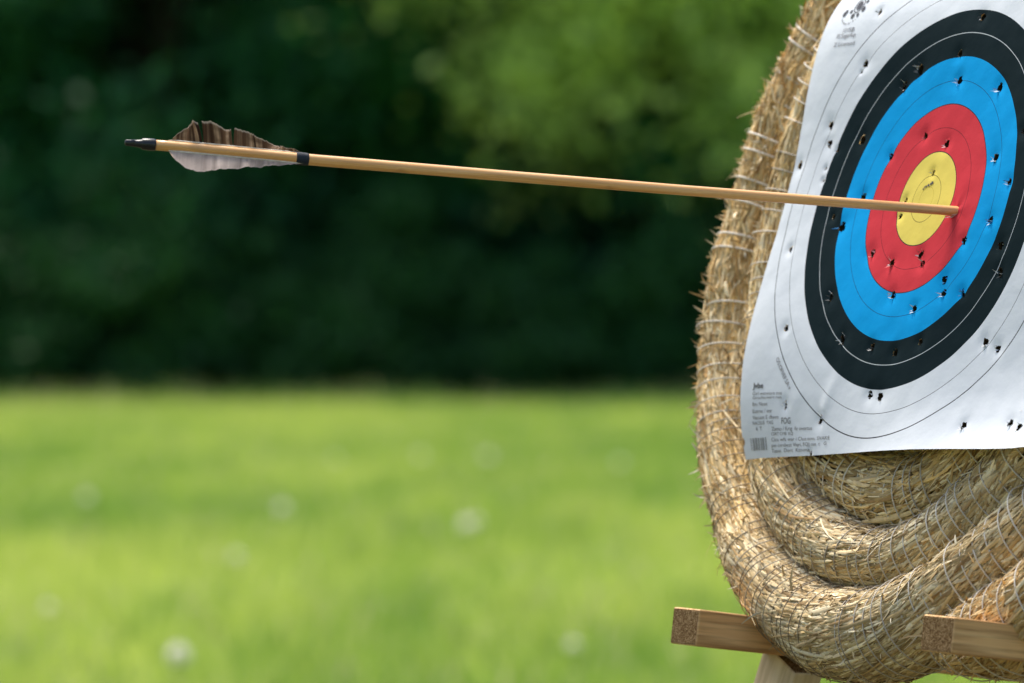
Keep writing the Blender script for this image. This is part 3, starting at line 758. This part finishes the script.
def build_arrow():
    mw_, nt, b = mat('cedar_shaft', .28, .55)
    co = objcoord(nt, (9, 420, 420)); f = noise_tex(nt, 1, 4, .6, co); g = noise_tex(nt, 1, 3, .6, objcoord(nt, (26, 60, 60)))
    c = ramp(nt, f, [(.28, (.60, .26, .07)), (.5, (.82, .43, .15)), (.72, (.92, .58, .28))])
    c = mixc(nt, ramp(nt, g, [(.62, (0, 0, 0)), (.78, (.55, .55, .55))]), c, (.36, .18, .07)); nt.links.new(c, b.inputs['Base Color']); bump(nt, b, f, .15, .0004)
    x = np.linspace(.022, .70, 70); r = np.interp(x, [.02, .06, .16, .35, .6635, .7], [.0040, .0042, .0044, .0042, .0039, .0039])
    lathe('shaft', list(zip(x, r)), mw_, arrow)
    mb, nt, b = mat('black_nock_plastic', .32, .5); f = noise_tex(nt, 500, 2, .5, objcoord(nt)); nt.links.new(ramp(nt, f, [(.3, (.004, .006, .008)), (.7, (.012, .015, .019))]), b.inputs['Base Color'])
    # nock: cone sleeve that flattens into two prongs with a string slot
    bm = bmesh.new(); k = 24
    xs = [.0235, .0225, .018, .0135, .0125, .010, .0065]; rs = [.0043, .0047, .0047, .0044, .0034, .0029, .0027]
    rings = []
    for xx, r_ in zip(xs, rs): rings.append([bm.verts.new((xx, math.cos(i / k * 6.28318) * r_, math.sin(i / k * 6.28318) * r_)) for i in range(k)])
    for a_, b_ in zip(rings[:-1], rings[1:]):
        for i in range(k): bm.faces.new([a_[i], a_[(i + 1) % k], b_[(i + 1) % k], b_[i]])
    bm.faces.new(rings[0][::-1]); bm.faces.new(rings[-1])
    for s in (-1, 1):                       # prongs, slot between them opens to the rear
        pr = []
        for xx, h0, h1, wd in ((.0070, .0009, .0027, .0027), (.004, .0011, .0026, .0025), (.001, .0010, .0025, .0024), (.0, .0013, .0021, .0020)):
            pr.append([bm.verts.new((xx, s * z_, y_ * wd)) for y_, z_ in ((-1, h0), (1, h0), (.85, h1 * .8), (.35, h1), (-.35, h1), (-.85, h1 * .8))])
        for a_, b_ in zip(pr[:-1], pr[1:]):
            for i in range(6): bm.faces.new([a_[i], a_[(i + 1) % 6], b_[(i + 1) % 6], b_[i]])
        bm.faces.new(pr[0]); bm.faces.new(pr[-1][::-1])
    bmesh.ops.recalc_face_normals(bm, faces=bm.faces); bm_obj('nock', bm, mb, arrow, smooth=True)
    # thread whipping in front of the feathers
    mt, nt, b = mat('dark_blue_thread', .6, .3); wv_ = N(nt, 'ShaderNodeTexWave'); wv_.bands_direction = 'X'; wv_.inputs['Scale'].default_value = 650
    nt.links.new(objcoord(nt), wv_.inputs['Vector']); nt.links.new(ramp(nt, wv_.outputs['Fac'], [(.2, (.006, .010, .018)), (.8, (.028, .042, .062))]), b.inputs['Base Color']); bump(nt, b, wv_.outputs['Fac'], .6, .0004)
    prof = []
    for q in np.linspace(0, 1, 15): prof.append((.1330 + q * .0098, .0050 + .00025 * math.sin(q * 44) - .0006 * abs(q * 2 - 1) ** 4))
    lathe('thread_whipping', prof, mt, arrow)
    # feathers
    mf = attr_mat('feather_barbs', .7, .15, scale=(900, 900, 900), amt=.14, translucent=.25)
    mq, nt, b = mat('feather_quill', .45, .4); f = noise_tex(nt, 200, 2, .5, objcoord(nt)); nt.links.new(ramp(nt, f, [(.3, (.60, .52, .40)), (.7, (.80, .74, .62))]), b.inputs['Base Color'])
    Sx = .6635 / 830
    up_prof = [(169, 4.5), (171, 7.5), (176, 13.9), (186, 22.5), (195, 24.8), (199.5, 24.6), (201, 27.3), (209, 28.2), (216, 26), (222, 23.2), (228.5, 22.4), (231, 24.2), (244.5, 22), (257, 16), (272, 11.6), (288, 9.2), (296, 6.5)]
    lo_prof = [(168, 5.2), (173.5, 13.6), (183.6, 21), (190, 22.8), (196, 24), (204, 23), (211.5, 21.6), (224, 19), (237, 16.2), (262, 11.2), (288, 7.2), (297, 5.0)]
    def feather(prof, ang, kscale, seed, pal, splits, label):
        r = np.random.default_rng(seed); nb = 150; K = 9
        x0 = (168 - 125) * Sx; x1 = (297 - 125) * Sx
        xs = np.linspace(x0, x1, nb); h = np.interp(xs, [(p[0] - 125) * Sx for p in prof], [p[1] for p in prof]) * Sx * kscale
        h = np.maximum(h + r.normal(0, .00030 if seed == 1 else .00015, nb), .0048) - .004
        k = np.linspace(0, 1, K)
        slant = -.10; ca, sa = math.cos(ang), math.sin(ang)
        wob = np.interp(np.arange(nb), np.arange(0, nb + 8, 4), r.normal(0, 1, len(np.arange(0, nb + 8, 4))))
        wob2 = np.interp(np.arange(nb), np.arange(0, nb + 18, 11), r.normal(0, 1, len(np.arange(0, nb + 18, 11))))
        V = np.zeros((nb, K, 3)); cols = np.zeros((nb, K, 3)); ok = np.ones(nb - 1, bool)
        sx = [(q - 125) * Sx for q in splits]
        shift = np.zeros(nb)
        for q in sx:
            d = xs - q; shift += np.where(d < 0, -1, 1) * .0011 * np.exp(-(d / .006) ** 2)
            ok[np.argmin(np.abs(xs - q))] = False
        for b_i in range(nb):
            rad = .0040 + h[b_i] * k
            lat = (.0014 * wob[b_i] + .0018 * wob2[b_i]) * k ** 1.3 * (1 if seed == 1 else .45)
            V[b_i, :, 0] = xs[b_i] + slant * h[b_i] * k + shift[b_i] * k ** 1.5 + (.0013 * wob2[b_i] + .0004 * wob[b_i]) * k ** 2 * (1 if seed == 1 else .3)
            V[b_i, :, 1] = YS * (rad * ca + lat * -sa); V[b_i, :, 2] = rad * sa + lat * ca + bow(xs[b_i])
            f = .5 + .22 * wob[b_i] + .22 * wob2[b_i] + r.normal(0, .10)
            c = np.array(pal[0]) * (1 - np.clip(f, 0, 1)) + np.array(pal[1]) * np.clip(f, 0, 1)
            edge = np.clip((k - .90) / .1, 0, 1)[:, None] * pal[3]
            st = (np.clip(.9 * smooth_noise2(np.array([b_i * 1.0]), np.array([3.0 + seed]), 2.3, 70 + seed)[0] - .35 + r.normal(0, .08), 0, 1) * pal[4] * (.4 + .9 * smooth_noise2(np.full(K, b_i * .12), k * 5, 1.0, 80 + seed)))[:, None]
            cc = c * (1 - st) + np.array(pal[2]) * st
            cc = cc * (.86 + .28 * smooth_noise2(np.full(K, b_i * .09 + 5), k * 3 + b_i * .02, 1.0, 90 + seed))[:, None]
            cols[b_i] = cc * (1 - edge) + np.array(pal[5]) * edge
        i = np.arange(nb * K).reshape(nb, K)
        F = np.stack([i[:-1, :-1], i[1:, :-1], i[1:, 1:], i[:-1, 1:]], -1)
        F[~ok, 2:] = -1
        F = F[(F.reshape(nb - 1, K - 1, 4) >= 0).all(-1)] if False else F[ok].reshape(-1, 4)
        o = mesh_np('feather', V.reshape(-1, 3), F, mf, arrow, cols=cols.reshape(-1, 3)); o['label'] = label
        qx = np.linspace(x0 - .001, x1 + .001, 24)
        Q = np.stack([qx, YS * .0047 * ca + qx * 0, .0047 * sa + bow(qx)], -1)
        Vq, Fq = tube_arrays(Q, np.interp(qx, [x0, x0 + .006, x1 - .01, x1], [.0003, .0008, .0006, .0003]), 6)
        mesh_np('quill', Vq, Fq, mq, o)
    brown = [(.020, .009, .004), (.115, .062, .030), (.42, .29, .18), .7, 1.5, (.62, .52, .42)]
    grey = [(.42, .33, .29), (.60, .50, .45), (.22, .17, .15), .3, .8, (.70, .62, .56)]
    feather(up_prof, R(104), 1.02, 1, brown, (200.3, 229.5), 'dark brown crumpled feather standing above the shaft')
    feather(lo_prof, R(-50), 1.22, 2, grey, (), 'pale grey feather hanging below the shaft')
    feather(lo_prof, R(215), 1.1, 3, grey, (), 'pale grey feather on the far side of the shaft')
build_arrow()

# ------------------------------------------------------------------ wooden stand
def wood_mats():
    m, nt, b = mat('planed_pine', .6, .25)
    co = objcoord(nt, (95, 4, 95)); f = noise_tex(nt, 1, 5, .6, co, .4); g = noise_tex(nt, 1, 3, .5, objcoord(nt, (300, 14, 300)))
    big = noise_tex(nt, 12, 3, .5, objcoord(nt))
    c = ramp(nt, f, [(.25, (.62, .33, .125)), (.5, (.88, .54, .245)), (.75, (.95, .68, .35))])
    c = mixc(nt, ramp(nt, g, [(.42, (0, 0, 0)), (.7, (.75, .75, .75))]), c, (.30, .15, .055)); c = mixc(nt, math_n(nt, 'MULTIPLY', big, .35), c, (.50, .27, .09))
    nt.links.new(c, b.inputs['Base Color']); bump(nt, b, math_n(nt, 'ADD', f, g), .35, .0008)
    e, nt, b = mat('weathered_end_grain', .95, .1)
    f = noise_tex(nt, 420, 6, .8, objcoord(nt)); vo = N(nt, 'ShaderNodeTexVoronoi'); vo.inputs['Scale'].default_value = 900; nt.links.new(objcoord(nt), vo.inputs['Vector'])
    f2 = math_n(nt, 'ADD', math_n(nt, 'MULTIPLY', f, .75), math_n(nt, 'MULTIPLY', vo.outputs['Distance'], .4))
    nt.links.new(ramp(nt, f2, [(.38, (.05, .022, .005)), (.55, (.17, .095, .035)), (.72, (.36, .25, .13))]), b.inputs['Base Color']); bump(nt, b, f2, .9, .0015)
    w, nt, b = mat('weathered_grey_wood', .75, .15)
    f = noise_tex(nt, 1, 5, .6, objcoord(nt, (90, 7, 90)), .4)
    nt.links.new(ramp(nt, f, [(.25, (.40, .30, .17)), (.5, (.62, .49, .31)), (.75, (.76, .63, .43))]), b.inputs['Base Color']); bump(nt, b, f, .4, .0008)
    return m, e, w
PINE, ENDG, GREYW = wood_mats()
def beam(name, p0, p1, up, wx, wz, mats, parent, ends=(1, 1), bev=.0022):
    """box from p0 to p1 (world), local y along it; material 1 on the end faces"""
    p0, p1, up = Vector(p0), Vector(p1), Vector(up); y = (p1 - p0).normalized(); x = y.cross(up).normalized(); z = x.cross(y)
    L = (p1 - p0).length; bm = bmesh.new(); bmesh.ops.create_cube(bm, size=1)
    for v in bm.verts: v.co = Vector((v.co.x * wx, v.co.y * L, v.co.z * wz))
    bmesh.ops.subdivide_edges(bm, edges=[e for e in bm.edges if abs((e.verts[0].co - e.verts[1].co).y) > L * .5], cuts=12)
    ed = [e for e in bm.edges if len(e.link_faces) == 2 and e.calc_face_angle(0) > .5]
    bmesh.ops.bevel(bm, geom=ed, offset=bev, segments=3, affect='EDGES', profile=.6)
    rg = random.Random(int(L * 1e4))
    for v in bm.verts:
        n_ = mnoise.noise(v.co * 40 + Vector((rg.random() * 0, 0, 0))); v.co.x += n_ * .0006; v.co.z += mnoise.noise(v.co * 40 + Vector((9, 3, 1))) * .0006
    for f in bm.faces:
        f.material_index = 1 if abs(f.normal.y) > .8 else 0
        f.smooth = False
    o = bm_obj(name, bm, mats, parent)
    m = Matrix.Identity(4)
    for i, a in enumerate((x, y, z)):
        for r in range(3): m[r][i] = a[r]
    m.translation = (p0 + p1) / 2 - parent.location
    o.matrix_local = m; return o
def build_stand():
    FH = Vector((NZ.x, NZ.y, 0)).normalized()           # horizontal forward of the face
    SH = Vector((HX.x, HX.y, 0)).normalized()
    UPW = Vector((0, 0, 1))
    e1, e2 = Vector((0.14121, 4.08323, 0.8167)), Vector((0.31951, 3.7499, 0.8301))      # front ends of the two arms
    stand = empty('wooden_target_stand', (e1.x * .5 + e2.x * .5 + .2, e1.y * .5 + e2.y * .5 + .1, 0))
    tag(stand, 'low wooden trestle with two projecting beams carrying the straw boss', 'target stand')
    bk = (-FH - UPW * .125).normalized()
    beam('support_arm', e1, e1 + bk * .52, UPW, .043, .030, (PINE, ENDG), stand)
    beam('support_arm', e2, e2 + bk * .52, UPW, .044, .0275, (PINE, ENDG), stand)
    # legs: splayed, one pair under each arm
    for k, e in enumerate((e1, e2)):
        sgn = -1 if k == 0 else 1
        top = e + bk * .105 - UPW * .016
        foot = Vector((top.x, top.y, 0)) + SH * (-.34 if k == 0 else .30) * (top.z / .74) + FH * .05
        d = (top - foot).normalized()
        beam('front_leg', foot, top, FH, .054, .028, (GREYW, ENDG), stand)
        top2 = e + bk * .44 - UPW * .016; foot2 = Vector((top2.x, top2.y, 0)) + SH * .08 * sgn - FH * .22
        beam('rear_leg', foot2, top2, FH, .054, .028, (GREYW, ENDG), stand)
    a = e1 + bk * .47 + UPW * .03; c = e2 + bk * .47 + UPW * .03
    beam('crossbar', a - SH * .06, c + SH * .06, UPW, .03, .03, (GREYW, ENDG), stand)
    # back rest that keeps the boss leaning
    for e in (e1, e2):
        b0 = e + bk * .25 + UPW * .012; b1 = b0 + VY * .62; beam('back_post', b0, b1, NZ, .045, .028, (GREYW, ENDG), stand)
build_stand()
